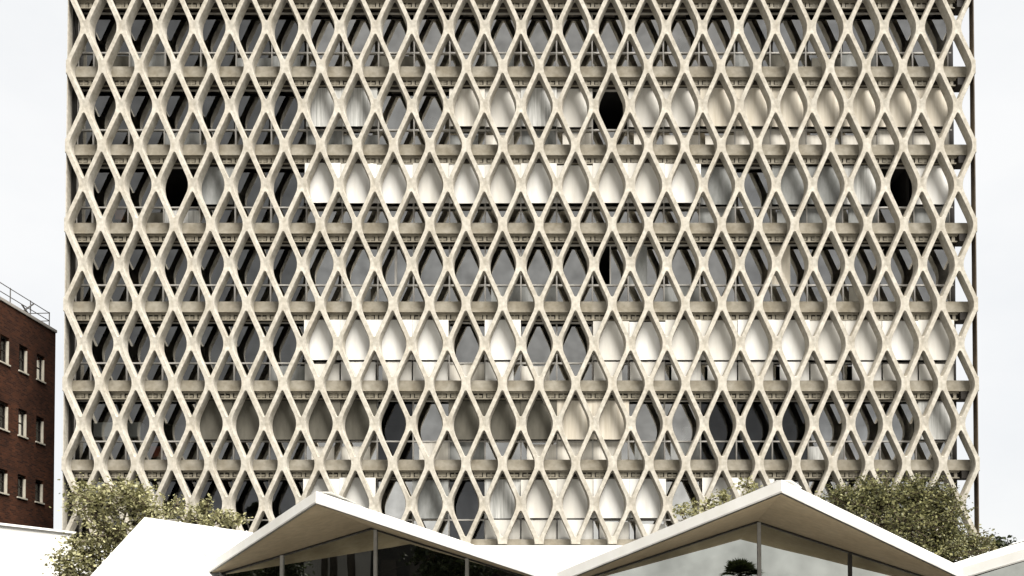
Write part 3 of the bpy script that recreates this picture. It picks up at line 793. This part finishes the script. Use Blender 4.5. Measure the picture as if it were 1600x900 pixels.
# ------------------------------------------------------------------ things in the rooms
room_box('white box on the sill of the topmost storey right of centre', 0, 1071, 58, 74, 17, M['boxwhite'])
room_box('long white carton in the lowest left storey above the olive tree', 5, 183, 660, 682, 74, M['boxwhite'])
room_box('orange tan carton behind a lower pane near the left edge', 2, 187, 322, 343, 14, M['boxtan'])
room_box('dull red carton low behind the lattice near the left end', 5, 250, 697, 714, 30, M['boxred'])
room_box('white carton in a window near the right end, beside grey panes', 5, 1078, 667, 684, 18, M['boxwhite'])
p = P(675, 193, GY + .25); mb = MB()
bm = bmesh.new(); bmesh.ops.create_uvsphere(bm, u_segments=20, v_segments=12, radius=.24)
for v_ in bm.verts: v_.co.z *= .92
gm = bpy.data.meshes.new('globe_lamp'); bm.to_mesh(gm); bm.free(); gm.materials.append(M['boxwhite'])
gm.polygons.foreach_set('use_smooth', [True] * len(gm.polygons))
lamp = empty('globe_lamp', tuple(p - Vector((0, 0, .9)))); tag(lamp, 'round white globe lamp behind a grey window pane', 'lamp')
go = bpy.data.objects.new('lamp_globe', gm); COL.objects.link(go); go.parent = lamp; go.location = (0, 0, .9)
mb = MB(); mb.tube([(0, 0, 0), (0, 0, .02), (0, 0, .04), (0, 0, .7)], [.16, .16, .02, .02], 12); mb.build('stand', M['steel'], lamp)

# ------------------------------------------------------------------ light
SUN = Vector((0.3046, -0.4515, 0.8387)).normalized()
el = math.asin(SUN.z); az = math.atan2(SUN.x, SUN.y)
sd = bpy.data.lights.new('sun', 'SUN'); sd.energy = 1.5; sd.angle = R(36); sd.color = (1.0, 0.965, 0.915)
so = bpy.data.objects.new('sun', sd); COL.objects.link(so); so.rotation_euler = SUN.to_track_quat('Z', 'Y').to_euler()
so.location = SUN * 80
wd = bpy.data.worlds.new('World'); scene.world = wd; wd.use_nodes = True
N = wd.node_tree.nodes; L = wd.node_tree.links
bg = N['Background']; bg.inputs['Strength'].default_value = 0.1
sky = N.new('ShaderNodeTexSky'); sky.sky_type = 'NISHITA'; sky.sun_disc = False; sky.sun_elevation = el; sky.sun_rotation = az
sky.air_density = 1.0; sky.dust_density = 4
tc = N.new('ShaderNodeTexCoord'); mp = N.new('ShaderNodeMapping'); mp.inputs['Scale'].default_value = (1, 1, 2.2)
L.new(tc.outputs['Generated'], mp.inputs['Vector'])
nz = N.new('ShaderNodeTexNoise'); nz.inputs['Scale'].default_value = 2.6; nz.inputs['Detail'].default_value = 7; nz.inputs['Roughness'].default_value = .55
L.new(mp.outputs['Vector'], nz.inputs['Vector'])
rp = N.new('ShaderNodeValToRGB'); rp.color_ramp.elements[0].position = .30; rp.color_ramp.elements[1].position = .62
CL = 1.20
REAR_DIM = .60
rp.color_ramp.elements[0].color = (CL * .895, CL * .91, CL * .925, 1); rp.color_ramp.elements[1].color = (CL, CL, CL * .995, 1)
L.new(nz.outputs['Fac'], rp.inputs['Fac'])
mx = N.new('ShaderNodeMixRGB'); mx.inputs['Fac'].default_value = .985
L.new(sky.outputs['Color'], mx.inputs['Color1']); L.new(rp.outputs['Color'], mx.inputs['Color2'])
# a bright northern sky and bright horizon, the unseen sky overhead and behind the camera dimmed to cut ambient light
sp_ = N.new('ShaderNodeSeparateXYZ'); L.new(tc.outputs['Generated'], sp_.inputs[0])
def maprange(src, a, b, c, d):
    m_ = N.new('ShaderNodeMapRange'); m_.interpolation_type = 'SMOOTHSTEP'
    m_.inputs['From Min'].default_value = a; m_.inputs['From Max'].default_value = b; m_.inputs['To Min'].default_value = c; m_.inputs['To Max'].default_value = d
    L.new(src, m_.inputs['Value']); return m_.outputs['Result']
def math2(op, p, q):
    m_ = N.new('ShaderNodeMath'); m_.operation = op
    for i_, x_ in enumerate((p, q)):
        if isinstance(x_, float): m_.inputs[i_].default_value = x_
        else: L.new(x_, m_.inputs[i_])
    return m_.outputs[0]
south = maprange(sp_.outputs['Y'], .62, .25, 0.0, 1.0); high = maprange(sp_.outputs['Z'], .10, .26, 0.0, 1.0)
fac_ = math2('SUBTRACT', 1.0, math2('MULTIPLY', math2('MULTIPLY', south, high), REAR_DIM))
ml_ = N.new('ShaderNodeMixRGB'); ml_.blend_type = 'MULTIPLY'; ml_.inputs['Fac'].default_value = 1
L.new(mx.outputs['Color'], ml_.inputs['Color1']); L.new(fac_, ml_.inputs['Color2'])
L.new(ml_.outputs['Color'], bg.inputs['Color'])
vs = scene.view_settings; vs.view_transform = 'Standard'; vs.look = 'None'; vs.gamma = 1; vs.use_curve_mapping = False
vs.exposure = 3.0
scene.cycles.max_bounces = 8; scene.cycles.transparent_max_bounces = 16; scene.cycles.diffuse_bounces = 1; scene.cycles.glossy_bounces = 4
scene.cycles.caustics_reflective = False; scene.cycles.caustics_refractive = False
scene.cycles.use_denoising = True
